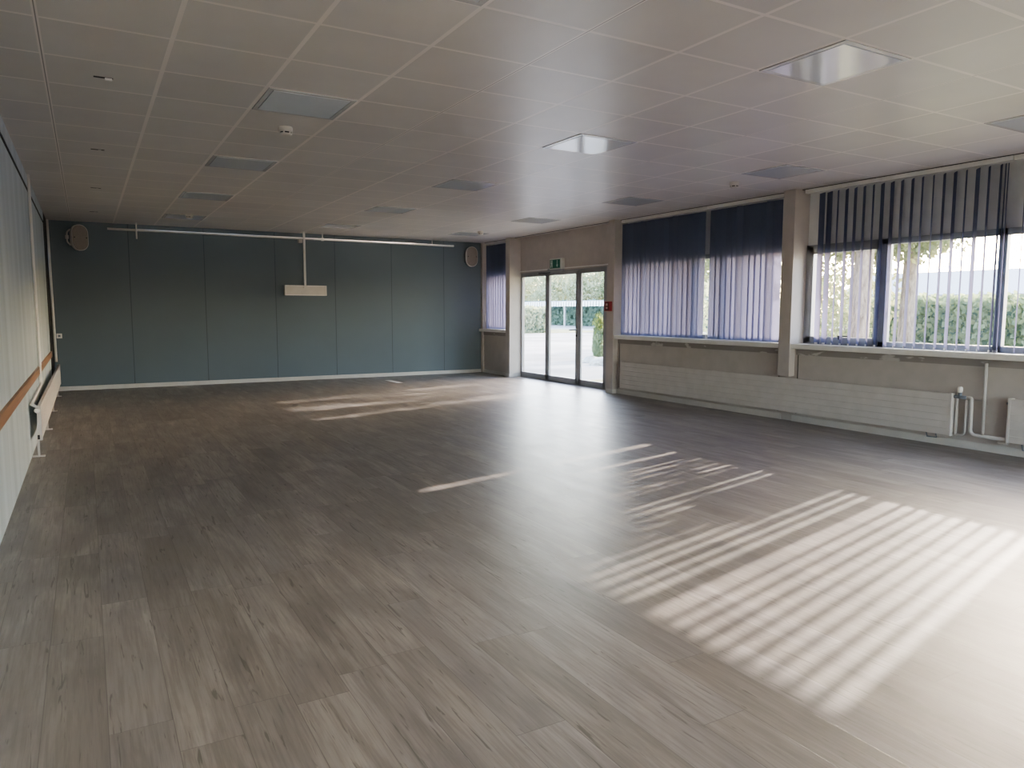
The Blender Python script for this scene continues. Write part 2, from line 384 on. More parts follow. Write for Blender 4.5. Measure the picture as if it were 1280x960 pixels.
for k, (a, b) in enumerate(((.2, 3.4), (3.8, 7.0))):  # unseen windows added to bring in fill light
    fr_ = MB().box(a, b, YF - .10, YF - .04, .6, .66).box(a, b, YF - .10, YF - .04, 2.44, 2.5)
    for q in range(4): xx = a + (b - a - .06) * q / 3; fr_.box(xx, xx + .06, YF - .10, YF - .04, .6, 2.5)
    wo = struct(fr_.build('window_%d' % (6 + k), 'alu'), 'wide window in the near end wall ' + ('nearer the left wall', 'nearer the blinds')[k], 'window')
    MB().box(a, b, YF - .075, YF - .069, .62, 2.48).build('window_pane', 'glass', wo)

struct(MB().box(7.615, 7.63, -4.4, 9.675, H - .006, H).box(7.615, 7.63, 9.84, 13.1, H - .006, H).box(7.615, 7.63, 13.28, 14.45, H - .006, H).build('trim_52', 'dark'), 'dark shadow joint where the ceiling meets the window wall', 'trim')

# door --------------------------------------------------------------
def door():
    X0, X1 = 7.77, 7.83
    f = MB().box(X0, X1, 10.19, 13.205, 2.065, 2.145, .004).box(X0, X1, 10.19, 13.205, 0, .03, .003)
    f.box(X0, X1, 13.13, 13.205, 0, 2.145, .004).box(X0, X1, 10.19, 10.235, 0, 2.145, .004)
    d = struct(f.build('door_1', 'alu'), 'grey three-panel glazed exit door', 'door')
    for (a, b, kind) in ((12.10, 13.135, 0), (11.055, 12.095, 1), (10.23, 11.05, 0)):
        l = MB(); st = .075
        xa, xb = X0 - (.012 if kind else 0), X1 - .026
        l.box(xa, xb, a, a + st, .02, 2.075, .004).box(xa, xb, b - st, b, .02, 2.075, .004)
        l.box(xa, xb, a, b, .02, .115, .004).box(xa, xb, a, b, 2.035, 2.085, .004)
        o = l.build('door_leaf', 'alu', d)
        MB().box(7.79, 7.796, a + st, b - st, .115, 2.035).build('glass_pane', 'glass', o)
        if kind:
            MB().tube([(7.758, 11.09, 1.02), (7.715, 11.09, 1.02), (7.705, 11.10, 1.02), (7.702, 11.24, 1.012)], .014, 10).build('handle', 'valve', o)
            MB().lathe([(.024, 0), (.024, .008), (.02, .012)], (7.746, 11.09, 1.02), 18, 'x').build('handle_rose', 'steel', o)
            MB().lathe([(.022, 0), (.022, .012)], (7.746, 11.09, .91), 18, 'x').build('lock_cylinder', 'dark', o)
    c = MB().box(7.70, 7.77, 11.52, 12.0, 2.10, 2.16, .008).build('door_closer', 'alu', d)
    MB().tube([(7.725, 11.95, 2.10), (7.72, 11.95, 2.088), (7.72, 12.34, 2.088)], .010, 8).build('closer_arm', 'dark', c)
    return d
door()
struct(MB().box(7.745, 7.765, 9.84, 13.105, 2.145, 2.165, .003).build('trim_51', 'white'), 'thin white trim over the glass door', 'trim')

# ------------------------------------------------------------------ blinds
def vane_mesh(w=.134, ztop=2.765, zbot=.972):
    mb = MB(); n = 5
    for k in range(n):
        a = -w / 2 + w * k / n; b = -w / 2 + w * (k + 1) / n
        f = lambda t: .006 * (1 - (2 * t / w) ** 2)
        mb.quad((a, f(a), zbot), (b, f(b), zbot), (b, f(b), ztop), (a, f(a), ztop))
    bmesh.ops.remove_doubles(mb.b, verts=mb.b.verts, dist=1e-5)
    for fc in mb.b.faces: fc.smooth = True
    return mb
vane0 = None
BX = 7.665
def blind(y0, y1, vanes, label, weights=False, railspan=None):
    """vanes: list of (y, angle from the wall normal)"""
    global vane0
    a, b = railspan or (y0, y1)
    t = thing('vertical_blind', label, 'blind', (BX, (y0 + y1) / 2, 2.79), 'navy vertical blinds')
    o = MB().box(-.035, .03, a - (y0 + y1) / 2, b - (y0 + y1) / 2, -.005, .045, .004).build('headrail', 'white', t)
    for (y, ang) in vanes:
        if vane0 is None:
            v = vane_mesh().build('vane', 'fabric', t); vane0 = v
        else:
            v = vane0.copy(); COL.objects.link(v); v.parent = t
        v.location = (0, y - (y0 + y1) / 2, -2.79); v.rotation_euler = (0, 0, ang)
        if weights: 
            w = weight0.copy() if weight0 else None
    return t
weight0 = None
def closed(y0, y1, sp, seed, gaps=()):
    r = random.Random(seed); out = []; y = y0 + .06; k = 0
    while y < y1 - .03:
        ang = PI / 2 + math.radians(r.uniform(2, 9))
        if k in gaps: ang = PI / 2 + math.radians(38)
        out.append((y, ang)); y += sp; k += 1
    return out
blind(13.57, 14.40, closed(13.57, 14.40, .102, 3), 'narrow closed navy vertical blind in the far corner window', railspan=(13.29, 14.40))
blind(7.81, 9.69, closed(7.817, 9.70, .104, 5, (5, 12)), 'closed navy vertical blind nearer the glass door in the middle window', railspan=(7.76, 9.67))
blind(6.47, 7.71, closed(6.477, 7.70, .1005, 9, (1, 6)), 'closed navy vertical blind nearer the pillar in the middle window', railspan=(6.33, 7.755))
r_ = random.Random(21)
YS = [5.898, 5.796, 5.684, 5.569, 5.459, 5.348, 5.237, 5.129, 5.015, 4.904, 4.788, 4.68, 4.564, 4.454, 4.345, 4.235, 4.127, 4.021, 3.913]
vs = [(y, math.radians((66, 63)[k]) if k < 2 else math.atan2(y, 7.67) + math.radians(12.5 + r_.uniform(-7, 6))) for k, y in enumerate(YS)]
vs += [(3.872, math.radians(30)), (3.847, math.radians(29))]
b3 = blind(3.80, 5.98, vs, 'open navy vertical blind with turned vanes in the window nearest the viewer', railspan=(3.80, 6.12))
# little pale bottom clips on the open blind
clip = None
for v in [o for o in ALL() if o.parent == b3 and o.name.startswith('vane')]:
    if clip is None:
        clip = MB().box(-.030, .030, -.006, .012, .962, .992, .003).build('bottom_clip', 'white', v)
    else:
        c = clip.copy(); COL.objects.link(c); c.parent = v
blind(2.85, 3.78, [(3.69 - .11 * q, math.radians(29 + (q * 37 % 5))) for q in range(8)],
      'open navy vertical blind at the right edge of the nearest window', railspan=(2.80, 3.79))
blind(-.70, 2.60, closed(-.70, 2.60, .105, 15), 'closed navy vertical blind beside the viewer', railspan=(-.72, 2.60))

# ------------------------------------------------------------------ radiators and pipes
def panel_radiator(name_label, y0, y1, z0, z1, xf, xb, valve_end, feet=()):
    """flat front with horizontal grooves"""
    t = thing('radiator', name_label, 'radiator', ((xf + xb) / 2, (y0 + y1) / 2, z0))
    ox, oy, oz = t.location
    rows = 6; h = (z1 - z0) / rows
    mb = MB(); s = 1 if xb > xf else -1
    for k in range(rows):
        a, b = sorted((xf - ox, xf + s * .028 - ox))
        mb.box(a, b, y0 - oy, y1 - oy, k * h + .0025, (k + 1) * h - .0025, .003)
    a, b = sorted((xf + s * .008 - ox, xf + s * .024 - ox)); mb.box(a, b, y0 - oy + .002, y1 - oy - .002, .004, z1 - z0 - .004)
    mb.build('front_panel', 'rad', t)
    a, b = sorted((xf + s * .03 - ox, xb - ox)); mb = MB()
    k = y0 + .06 if valve_end > 0 else y1
    while k < y1 - .06: mb.box(a, b, k - oy, k + .003 - oy, .02, z1 - z0 - .02); k += .12
    a2, b2 = sorted((xb - s * .012 - ox, xb - ox)); mb.box(a2, b2, y0 - oy + .01, y1 - oy - .01, .01, z1 - z0 - .01)
    if valve_end > 0: mb.build('convector', 'rad', t)
    else: mb.b.free()
    for e in (y0, y1):
        a, b = sorted((xf - s * .003 - ox, xb - ox)); mb = MB().box(a, b, e - .012 - oy, e + .012 - oy, -.004, z1 - z0 + .004, .004); mb.build('end_cap', 'rad', t)
    return t
R1 = panel_radiator('long white grooved radiator under the windows on the right wall', 4.165, 9.46, .118, .545, 7.50, 7.575, 1)
R2 = panel_radiator('white grooved radiator cut off by the right edge of the photo', .4, 3.62, .13, .548, 7.50, 7.575, 1)
def local(t, p): return tuple(Vector(p) - t.location)
for t, ys in ((R1, (4.36,)), (R2, (3.45,))):
    for y in ys:
        p = Vector((7.525, y, .118)) - t.location
        MB().tube([p + Vector((0, .05, .01)), p + Vector((.02, .05, -.045)), p + Vector((.05, .05, -.05)), p + Vector((.055, -.03, -.05)), p + Vector((.03, -.03, .01))], .006, 8).build('wall_bracket', 'valve', t)
# thermostat valve on the long radiator
v = MB(); v.cyl(local(R1, (7.54, 4.175, .515)), local(R1, (7.54, 4.03, .515)), .017, 14); v.cyl(local(R1, (7.54, 4.10, .515)), local(R1, (7.54, 4.10, .56)), .018, 14)
vv = v.build('valve', 'valve', R1)
MB().lathe([(.017, 0), (.024, .006), (.024, .04), (.019, .055), (.012, .058)], local(R1, (7.54, 4.10, .56)), 18).build('thermostat_knob', 'white', vv)
MB().cyl(local(R2, (7.54, 3.62, .50)), local(R2, (7.54, 3.66, .50)), .012, 10).build('bleed_valve', 'valve', R2)
def pipe(pts, r, label, name='heating_pipe', mat='rad'):
    return tag(MB().tube(pts, r, 12).build(name, mat), label, 'pipe')
def rounded(pts, rad=.05, n=5):
    out = [Vector(pts[0])]
    for a, b, c in zip(pts, pts[1:], pts[2:]):
        a, b, c = map(Vector, (a, b, c)); u = (a - b).normalized(); w = (c - b).normalized(); q = min(rad, (a - b).length * .45, (c - b).length * .45)
        p0, p1 = b + u * q, b + w * q
        for k in range(n + 1):
            s = k / n; out.append((p0 * (1 - s) + b * s) * (1 - s) + (b * (1 - s) + p1 * s) * s)
    out.append(Vector(pts[-1])); return out
pipe(rounded([(7.555, 3.875, .865), (7.555, 3.87, .155)], .03), .015, 'white vertical pipe dropping from the sill between the two right-hand radiators')
pipe(rounded([(7.54, 4.03, .515), (7.54, 3.985, .515), (7.55, 3.985, .15), (7.55, 3.63, .15)], .06), .017, 'white pipe bending down from the radiator valve to the low run')
pipe(rounded([(7.545, 4.16, .135), (7.545, 4.06, .135), (7.545, 4.035, .16), (7.545, 4.035, .49)], .025), .011, 'slim white looped pipe beside the end of the long radiator')
pipe([(7.545, 4.125, .13), (7.545, 4.125, .50)], .012, 'short white upright pipe against the end of the long radiator')
pipe(rounded([(7.575, 3.965, .50), (7.575, 3.89, .50)], .02), .010, 'short white cross pipe joining the vertical pipe')
pipe([(7.545, 3.72, .115), (7.545, 3.63, .115)], .012, 'short low white pipe stub entering the near radiator')

# left radiator
R3 = panel_radiator('long white radiator on feet along the left wall', 8.05, 14.05, .16, .475, -.405, -.436, -1)
for i, y in enumerate((8.0, 9.84, 11.6, 13.55)):
    yy = max(y, 8.06) + .02
    MB().box(-.447 + .4205, -.43 + .4205, yy - .012 - R3.location.y, yy + .012 - R3.location.y, -.155, .02, .003).box(-.49 + .4205, -.39 + .4205, yy - .03 - R3.location.y, yy + .03 - R3.location.y, -.16, -.15, .002).build('foot', 'rad', R3)
k = MB().lathe([(.014, 0), (.022, -.006), (.024, -.045), (.018, -.06)], local(R3, (-.43, 8.04, .44)), 18, 'y').build('thermostat_knob', 'white', R3)
MB().box(-.009, .009, -.03, 0, -.02, .02, .002).build('drain_valve', 'dark', R3, local(R3, (-.43, 8.035, .19)))
pipe(rounded([(-.470, 9.75, H - .002), (-.470, 9.75, .535), (-.470, 8.0, .50), (-.43, 7.98, .48)], .05), .014, 'white heating pipe running down the left wall and along the radiator', mat='white')
pipe([(-.475, 14.38, H - .002), (-.46, 14.38, .50)], .019, 'white vertical pipe in the back left corner', mat='white')

# ------------------------------------------------------------------ ceiling fittings
def ceiling_light(i, j, label):
    x, y = TX0 + (i + .5) * TDX, TY0 + (j + .5) * TDY
    return x, y
lab = {}
rows = [(-1, 'nearest'), (3, 'second'), (7, 'third'), (11, 'fourth'), (15, 'furthest')]
cols = [(2, 'left'), (6, 'middle'), (10, 'window-side')]
proto = None
nm = {(2, -1): 'glossy square ceiling light cut by the top edge of the photo', (2, 3): 'large dull square ceiling light behind the nearest smoke detector', (2, 7): 'dull square ceiling light second down the wall-side row',
      (2, 11): 'dull square ceiling light third down the wall-side row', (2, 15): 'dull square ceiling light beside the far smoke detector, nearest the end wall speaker',
      (6, -1): 'largest bright square ceiling light, reflecting the windows, top right', (6, 3): 'bright square ceiling light reflecting daylight above the glass door view', (6, 7): 'ceiling light with one bright corner, middle row above the end wall',
      (6, 11): 'dull ceiling light in the middle row, fourth from the viewer', (6, 15): 'dull ceiling light in the middle row nearest the end wall rail',
      (10, -1): 'ceiling light cut by the right edge of the photo above the open blinds', (10, 3): 'dark square ceiling light beside the window-side smoke detector and pillar', (10, 7): 'dark square ceiling light over the closed navy blinds',
      (10, 11): 'faint square ceiling light over the glass door', (10, 15): 'small square ceiling light above the far right speaker'}
for i, _ in cols:
    for j, _ in rows:
        x, y = TX0 + (i + .5) * TDX, TY0 + (j + .5) * TDY
        if proto is None:
            proto = thing('ceiling_light', nm[(i, j)], 'ceiling light', (x, y, H), 'square ceiling lights')
            a = .300; b = .268; f = MB()
            for (x0, x1, y0, y1) in ((-a, a, -a, -b), (-a, a, b, a), (-a, -b, -b, b), (b, a, -b, b)): f.box(x0, x1, y0, y1, -.006, .0, .0015)
            f.build('frame', 'lightframe', proto)
            MB().box(-.3, .3, -.3, .3, -.001, .0005).build('shadow_gap', 'dark', proto)
            MB().box(-.263, .263, -.263, .263, -.0075, -.001, .002).build('diffuser', 'diff', proto)
            t = proto
        else:
            t = proto.copy(); COL.objects.link(t); t.location = (x, y, H); t['label'] = nm[(i, j)]
            for ch in [k for k in ALL() if k.parent == proto]:
                c = ch.copy(); COL.objects.link(c); c.parent = t
sd = None
for (x, y, l) in ((1.47, 6.215, 'nearest white smoke detector, beside the large dull ceiling light'), (1.457, 12.50, 'far smoke detector on the left side of the ceiling'),
                  (6.522, 6.207, 'smoke detector near the windows by the pillar'), (6.46, 12.38, 'far smoke detector above the right speaker')):
    if sd is None:
        sd = thing('smoke_detector', l, 'smoke detector', (x, y, H), 'white smoke detectors')
        MB().lathe([(.052, 0), (.055, -.006), (.055, -.034), (.05, -.040)], (0, 0, 0)).build('base', 'plastic', sd)
        MB().lathe([(.046, -.040), (.046, -.052)], (0, 0, 0)).build('sensor_slot', 'dark', sd)
        mb = MB().lathe([(.05, -.052), (.047, -.060), (.034, -.066)], (0, 0, 0))
        for q in range(6):
            a = q * PI / 3; mb.box(.043, .050, -.006, .006, -.054, -.038, 0, Matrix.Rotation(a, 3, 'Z'))
        mb.build('sensor_cap', 'plastic', sd); t = sd
    else:
        t = sd.copy(); COL.objects.link(t); t.location = (x, y, H); t['label'] = l
        for ch in [k for k in ALL() if k.parent == sd]:
            c = ch.copy(); COL.objects.link(c); c.parent = t
hk = None
for (x, y, l) in ((.169, 5.504, 'nearest dark ceiling slot with a shiny metal tab'), (.168, 7.95, 'dark ceiling slot second from the viewer'), (.18, 10.43, 'dark ceiling slot third from the viewer'), (.178, 12.95, 'dark ceiling slot nearest the end wall')):
    if hk is None:
        hk = thing('ceiling_slot', l, 'ceiling slot', (x, y, H), 'dark ceiling slots')
        MB().box(-.055, .055, -.014, .014, -.0025, .0005, .001).build('slot', 'dark', hk)
        tab = MB().box(.008, .050, -.012, .010, -.016, -.002, .003).build('metal_tab', 'white', hk); t = hk  # white coat stands in for the glint on the metal
    else:
        t = hk.copy(); COL.objects.link(t); t.location = (x, y, H); t['label'] = l
        for ch in [k for k in ALL() if k.parent == hk]:
            c = ch.copy(); COL.objects.link(c); c.parent = t
            if ch.name.startswith('metal_tab'): c.scale = (.6, .6, .35); c.location = (0, 0, 0)
tag(MB().lathe([(.014, 0), (.014, -.012), (.006, -.018), (.006, -.035), (.012, -.04)], (6.45, 14.15, H), 14).build('sprinkler_head', 'white'), 'tiny ceiling sprinkler over the right end of the white rail', 'sprinkler')

# ------------------------------------------------------------------ end wall fittings
RY = 14.25
t = thing('ceiling_rail', 'long white horizontal rail hung in front of the blue-grey end wall', 'rail', (3.59, RY, 2.716))
MB().tube([(.382 - 3.59, 0, 0), (6.792 - 3.59, 0, 0)], .019, 12).build('tube', 'white', t)
MB().cyl((.815 - 3.59, -.028, -.15), (.815 - 3.59, -.028, .12), .011).build('drop_rod', 'white', t)
MB().cyl((4.01 - 3.59, 0, -.01), (4.01 - 3.59, 0, .12), .008).box(4.01 - 3.615, 4.01 - 3.565, -.026, .026, -.026, .026, .004).build('drop_rod', 'white', t)
MB().cyl((6.3 - 3.59, 0, -.01), (6.3 - 3.59, 0, .12), .006).build('drop_rod', 'white', t)
MB().box(3.545 - 3.59, 3.615 - 3.59, -.05, .05, -.085, -.018, .006).build('socket_box', 'plastic', t)
t = thing('hanging_box', 'white rectangular box hanging on a white pole before the end wall', 'hanging box', (3.647, RY - .045, 1.735))
MB().box(-.018, .018, -.018, .018, .06, H - 1.735, .004).box(-.06, .06, -.05, .05, H - 1.745, H - 1.735, .002).build('pole', 'white', t)
MB().box(-.39, .392, -.055, .055, -.092, .094, .006).build('box', 'plastic', t)
mb = MB()
for (x0, x1, z0, z1) in ((-.39, .392, -.094, -.078), (-.39, .392, .08, .096), (-.392, -.376, -.094, .096), (.378, .394, -.094, .096)): mb.box(x0, x1, -.062, -.052, z0, z1, .002)
mb.build('rim', 'white', t)
MB().tube([(.0, -.058, .094), (-.025, -.06, .072), (-.05, -.06, .05)], .008, 8).tube([(.0, -.058, .094), (.035, -.06, .078)], .007, 8).build('clamp', 'plastic', t)

def speaker(label, loc, rz, bracket):
    t = thing('wall_speaker', label, 'speaker', loc, 'oval wall speakers', rz)
    def stadium(w, h, n=14):
        pts = []
        for k in range(n + 1): a = PI * k / n; pts.append((w * math.cos(a), h - w + w * math.sin(a)))
        for k in range(n + 1): a = PI + PI * k / n; pts.append((w * math.cos(a), -(h - w) + w * math.sin(a)))
        return pts
    s1, s0, sg = stadium(.133, .213), stadium(.10, .18), stadium(.118, .198)
    MB().prism(s1, lambda u, v: Vector((u, -.09, v)), lambda u, v: Vector((u, -.035, v))).prism([(u * .98, v * .985) for u, v in s1], lambda u, v: Vector((u, -.036, v)), lambda u, v: Vector((u * .74, .05, v * .82))).build('cabinet', 'plastic', t)
    MB().prism(sg, lambda u, v: Vector((u * 1.03, -.099, v * 1.015)), lambda u, v: Vector((u * 1.05, -.088, v * 1.03))).build('grille', 'grille', t)
    for s in (-1, 1): MB().lathe([(.010, 0), (.010, -.004)], (s * .098, -.099, 0), 12, 'y').build('screw', 'dark', t)
    if bracket: MB().tube(rounded([(-.115, -.01, .13), (-.165, .0, .08), (-.165, 0, -.08), (-.115, -.01, -.13)], .03), .012, 8).box(-.185, -.145, -.02, .02, -.03, .03, .004).build('bracket', 'plastic', t)
    return t
speaker('beige oval speaker turned sideways, high in the back left corner', (-.06, 14.37, 2.553), math.radians(28), True)
speaker('beige oval speaker at the right end of the blue-grey wall', (7.28, 14.44, 2.52), 0, False)
t = thing('wall_socket', 'small white socket on the blue-grey wall near the corner pipe', 'socket', (-.40, YB, .925))
MB().box(-.04, .04, -.012, 0, -.04, .04, .004).build('plate', 'white', t); MB().box(-.018, .018, -.014, -.011, -.018, .018, .002).build('insert', 'valve', t)
tag(MB().box(5.02, 5.14, 13.05, 13.70, 0, .0015, 0).build('floor_tape', 'tape'), 'short strip of white tape on the floor before the end wall', 'tape')  # plain white strip laid just above the planks

# ------------------------------------------------------------------ exit sign, call point
t = thing('exit_sign', 'green and white emergency exit sign over the glass door', 'sign', (7.76, 11.69, 2.24))
MB().box(-.085, 0, -.20, .20, -.10, .10, .006).build('housing', 'signbody', t)
MB().box(-.089, -.084, -.165, .18, -.082, .078, .001).build('sign_face', 'green', t)
X = -.0905
def flat(mb, pts): mb.prism(pts, lambda u, v: Vector((X, u, v)), lambda u, v: Vector((X + .002, u, v)))
mb = MB()   # arrow (viewed from inside the room, left is +y)
flat(mb, [(-.062, .066), (-.078, .066), (-.078, -.02), (-.062, -.02)]); flat(mb, [(-.042, -.018), (-.098, -.018), (-.07, -.066)])
mb.build('arrow_mark', 'signwhite', t)
mb = MB()   # running figure passing through a doorway
flat(mb, [(.155 - .0, .066), (.155, -.070), (.147, -.070), (.147, .066)]); flat(mb, [(.155, .066), (.085, .066), (.085, .058), (.155, .058)])
flat(mb, [(.093, .06), (.085, .06), (.085, -.07), (.093, -.07)])
flat(mb, [(.119 + .011 * math.cos(k * PI / 5), .043 + .011 * math.sin(k * PI / 5)) for k in range(10)])
flat(mb, [(.131, .028), (.108, .028), (.104, -.012), (.124, -.012)]); flat(mb, [(.130, .027), (.143, .008), (.137, .003), (.125, .018)]); flat(mb, [(.110, .026), (.097, .012), (.102, .006), (.114, .018)])
flat(mb, [(.124, -.010), (.140, -.045), (.146, -.064), (.137, -.066), (.129, -.046), (.113, -.012)]); flat(mb, [(.113, -.010), (.104, -.010), (.098, -.040), (.110, -.066), (.118, -.062), (.108, -.040)])
mb.build('running_figure', 'signwhite', t)
t = thing('fire_call_point', 'red fire alarm call point on the pillar beside the glass door', 'call point', (7.50, 9.79, 1.44))
MB().box(-.045, 0, -.075, .078, -.08, .08, .005).build('housing', 'red', t)
MB().box(-.048, -.044, -.042, .06, -.068, .066, .001).build('front_plate', 'deepred', t)
MB().box(-.051, -.047, -.02, .03, .008, .045, .001).box(-.051, -.047, -.02, .03, -.045, -.012, .001).build('label_panel', 'pink', t)

# white block painted bright for the lit bottom frame between the closed blinds
tag(MB().box(7.69, 7.735, 7.70, 7.79, .966, 1.03, .004).build('window_stop', 'white'), 'small white block on the sill in the gap between the closed blinds', 'window stop')
# ------------------------------------------------------------------ outside
GZ = -.10
struct(MB().box(7.95, 140, -60, 160, GZ - .1, GZ).build('ground', 'asphalt'), 'pale asphalt yard outside the windows', 'ground')
struct(MB().box(9.0, 26, -30, 12.5, GZ, GZ + .02).box(20, 32, 40.5, 48, GZ, GZ + .02).build('lawn', 'lawn'), 'dry grass outside', 'lawn')
def hedge(label, x0, x1, y0, y1, h, n, mat, size=.09, core=True):
    t = thing('hedge', label, 'hedge', ((x0 + x1) / 2, (y0 + y1) / 2, GZ))
    mb = MB(); r = random.Random(hash((round(x0 * 10), round(y0 * 10))) & 0xffff); dx, dy = (x1 - x0) / 2, (y1 - y0) / 2
    for _ in range(n):
        face = r.random(); p = Vector((r.uniform(-dx, dx), r.uniform(-dy, dy), r.uniform(0, h)))
        if face < .45: p.x = -dx + r.gauss(0, .07)
        elif face < .65: p.z = h + r.gauss(0, .06)
        elif face < .8: p.y = -dy + r.gauss(0, .07)
        q = Vector((r.gauss(0, 1), r.gauss(0, 1), r.gauss(0, .7))).normalized(); u = q.orthogonal().normalized(); w = q.cross(u); sz = size * r.uniform(.6, 1.4); u *= sz; w *= sz * .6
        mb.quad(p - u, p - w, p + u, p + w)
    mb.build('foliage', mat, t)
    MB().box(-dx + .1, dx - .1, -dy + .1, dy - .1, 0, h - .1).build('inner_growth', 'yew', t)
    return t
hedge('low clipped green hedge beyond the open blinds', 17.6, 18.8, 2, 12.2, 1.74, 9000, 'hedge')
hedge('pale bushy hedge block at the edge of the yard, left door pane', 23.2, 26.2, 40.6, 45.5, 1.62, 3500, 'pale', .14)
hedge('long dark hedge under the carport edge across the yard', 41.2, 43.0, 40, 108, 2.25, 7000, 'yew', .28)
# carport across the yard
t = thing('carport', 'white corrugated carport edge across the yard', 'carport', (38.5, 60, GZ))
mb = MB(); y = -20
while y < 46:
    mb.box(-.05, .05, y, y + .22, 1.86, 2.28); y += .42
mb.build('corrugated_edge', 'carport', t)
MB().box(.05, 1.6, -20, 46, 2.28, 2.36).build('roof', 'roof', t)
for y in (-19, -11, -3, 5, 13, 21, 29, 37, 45): MB().box(.0, .14, y, y + .14, 0, 2.3).build('post', 'alu', t)
# background house over the carport
t = thing('house', 'pale house roof showing over the carport', 'house', (58, 76, GZ))
MB().box(-4, 4, -5, 5, 0, 2.9).build('wall', 'house', t)
MB().prism([(-5, 2.8), (5, 2.8), (0, 4.4)], lambda u, v: Vector((u, -5.4, v)), lambda u, v: Vector((u, 5.4, v))).build('roof', 'carport', t)
t = thing('house', 'pale blue-grey house far beyond the clipped hedge', 'house', (70, 38, GZ))
MB().box(-5, 5, -9, 9, 0, 3.0).build('wall', 'house', t)
MB().prism([(-6, 2.9), (6, 2.9), (0, 5.2)], lambda u, v: Vector((u, -9.5, v)), lambda u, v: Vector((u, 9.5, v))).build('roof', 'roof', t)

def conifer(label, x, y, h, rad, mat, n, size, top=None):
    t = thing('columnar_shrub', label, 'shrub', (x, y, GZ)); r = random.Random(int(x * 100))
    mb = MB()
    for _ in range(n):
        z = r.uniform(0, 1); k = min(1.0, .55 + z * 1.4) * math.sqrt(max(0, 1 - z ** 2.6)); a = r.uniform(0, 2 * PI); q = rad * k * math.sqrt(r.uniform(.4, 1))
        p = Vector((q * math.cos(a), q * math.sin(a), z * h)); u = Vector((r.gauss(0, .35), r.gauss(0, .35), 1)).normalized() * size * r.uniform(.7, 1.5); w = u.orthogonal().normalized() * size * .35
        w = Matrix.Rotation(r.uniform(0, 6.28), 3, u) @ w
        mb.quad(p - u, p - w, p + u, p + w)
    mb.build('foliage', mat, t)
    if top:
        mb = MB()
        for c, hh in ((-.12, .98), (.02, 1.12), (.14, 1.0), (-.04, .9)):
            for _ in range(90):
                z = r.uniform(.68, 1) * hh * h; p = Vector((c * rad * 3 * (1 - z / h * .3) + r.gauss(0, .05), r.gauss(0, .07), z)); u = Vector((r.gauss(0, .3), r.gauss(0, .3), 1)).normalized() * size; w = u.orthogonal().normalized() * size * .35
                mb.quad(p - u, p - w, p + u, p + w)
        mb.build('golden_tips', 'gold', t)
    MB().tube([(0, 0, 0), (0, 0, h * .6)], .04, 8).build('trunk', 'bark', t)
    return t
conifer('columnar conifer with golden tips outside the right door pane', 12.80, 17.18, 1.24, .19, 'thuja', 1600, .07, True)
conifer('rust-orange shrub beside the golden-tipped conifer', 13.67, 17.9, 1.2, .26, 'rust', 1100, .06)
t0 = None
for k, (x, y, s, l) in enumerate(((12.45, 17.05, .20, 'pale rock left of the golden-tipped conifer'), (12.1, 16.1, .24, 'pale rock in front of the golden-tipped conifer'), (12.75, 16.35, .30, 'largest pale rock by the rust-orange shrub'))):
    r = random.Random(k + 50); mb = MB(); bmesh.ops.create_icosphere(mb.b, subdivisions=3, radius=1)
    for v in mb.b.verts: v.co = Vector((v.co.x * s * 1.4, v.co.y * s * 1.2, max(-.1, v.co.z) * s * .8)) * (1 + r.uniform(-.08, .08))
    tag(mb.build('rock', 'stone', None, (x, y, GZ + .02)), l, 'rock', 'rocks by the conifer')

GAPS = ((10.2, 10.6, 1.3, 2.1), (10.35, 10.8, .7, 1.4), (10.65, 11.05, .2, .9), (11.2, 11.55, 1.2, 2.1), (11.85, 12.15, .6, 1.4), (12.4, 12.75, .3, 1.2), (9.2, 9.5, 1.2, 1.6), (6.08, 6.75, .8, 2.2), (5.5, 6.1, .8, 1.7), (4.65, 5.45, .8, 1.95), (2.5, 4.4, .8, 2.4), (4.3, 4.6, 1.5, 2.4))
def open_gap(p):
    """natural openings of the crowns on the sun's side"""
    k = p.x - 7.7; wy = p.y - .240 * k; wz = p.z - .374 * k
    return any(a < wy < b and c < wz < d for a, b, c, d in GAPS)
def tree(label, x, y, trunk_r, h, crowns, mat, n, size, seed, name='tree', lean=(0, 0)):
    t = thing(name, label, 'tree', (x, y, GZ)); r = random.Random(seed)
    tr = MB(); pts = []; rad = []
    for k in range(9):
        s = k / 8; pts.append((lean[0] * s + r.gauss(0, .03), lean[1] * s + r.gauss(0, .03), s * h)); rad.append(trunk_r * (1.25 - .9 * s) if k else trunk_r * 1.5)
    tr.tube(pts, .1, 12, True, rad).build('trunk', 'bark', t)
    br = MB(); top = Vector(pts[6]); mb = MB()
    for (cx, cy, cz, rx, ry, rz, frac) in crowns:
        c = Vector((cx, cy, cz)); s0 = Vector(pts[min(8, max(3, int(cz / h * 8 * .6)))])
        br.tube([s0, (s0 + c) / 2 + Vector((0, 0, .2)), c], .05, 6, True, [trunk_r * .45, trunk_r * .3, trunk_r * .1])
        for q in range(7):
            e = c + Vector((r.uniform(-1, 1) * rx, r.uniform(-1, 1) * ry, r.uniform(-1, 1) * rz)) * .9
            br.tube([c, (c + e) / 2 + Vector((0, 0, .1)), e], .02, 5, True, [trunk_r * .12, .02, .008])
        for q in range(int(n * frac / 14)):      # leaf clusters
            while True:
                v = Vector((r.uniform(-1, 1), r.uniform(-1, 1), r.uniform(-1, 1)))
                if v.length < 1: break
            pc = c + Vector((v.x * rx, v.y * ry, v.z * rz))
            if open_gap(pc + Vector((x, y, GZ))): continue
            mb.leaves(14, pc, (size * 4, size * 4, size * 3), size, r)
    br.build('branches', 'bark', t); mb.build('crown', mat, t)
    return t
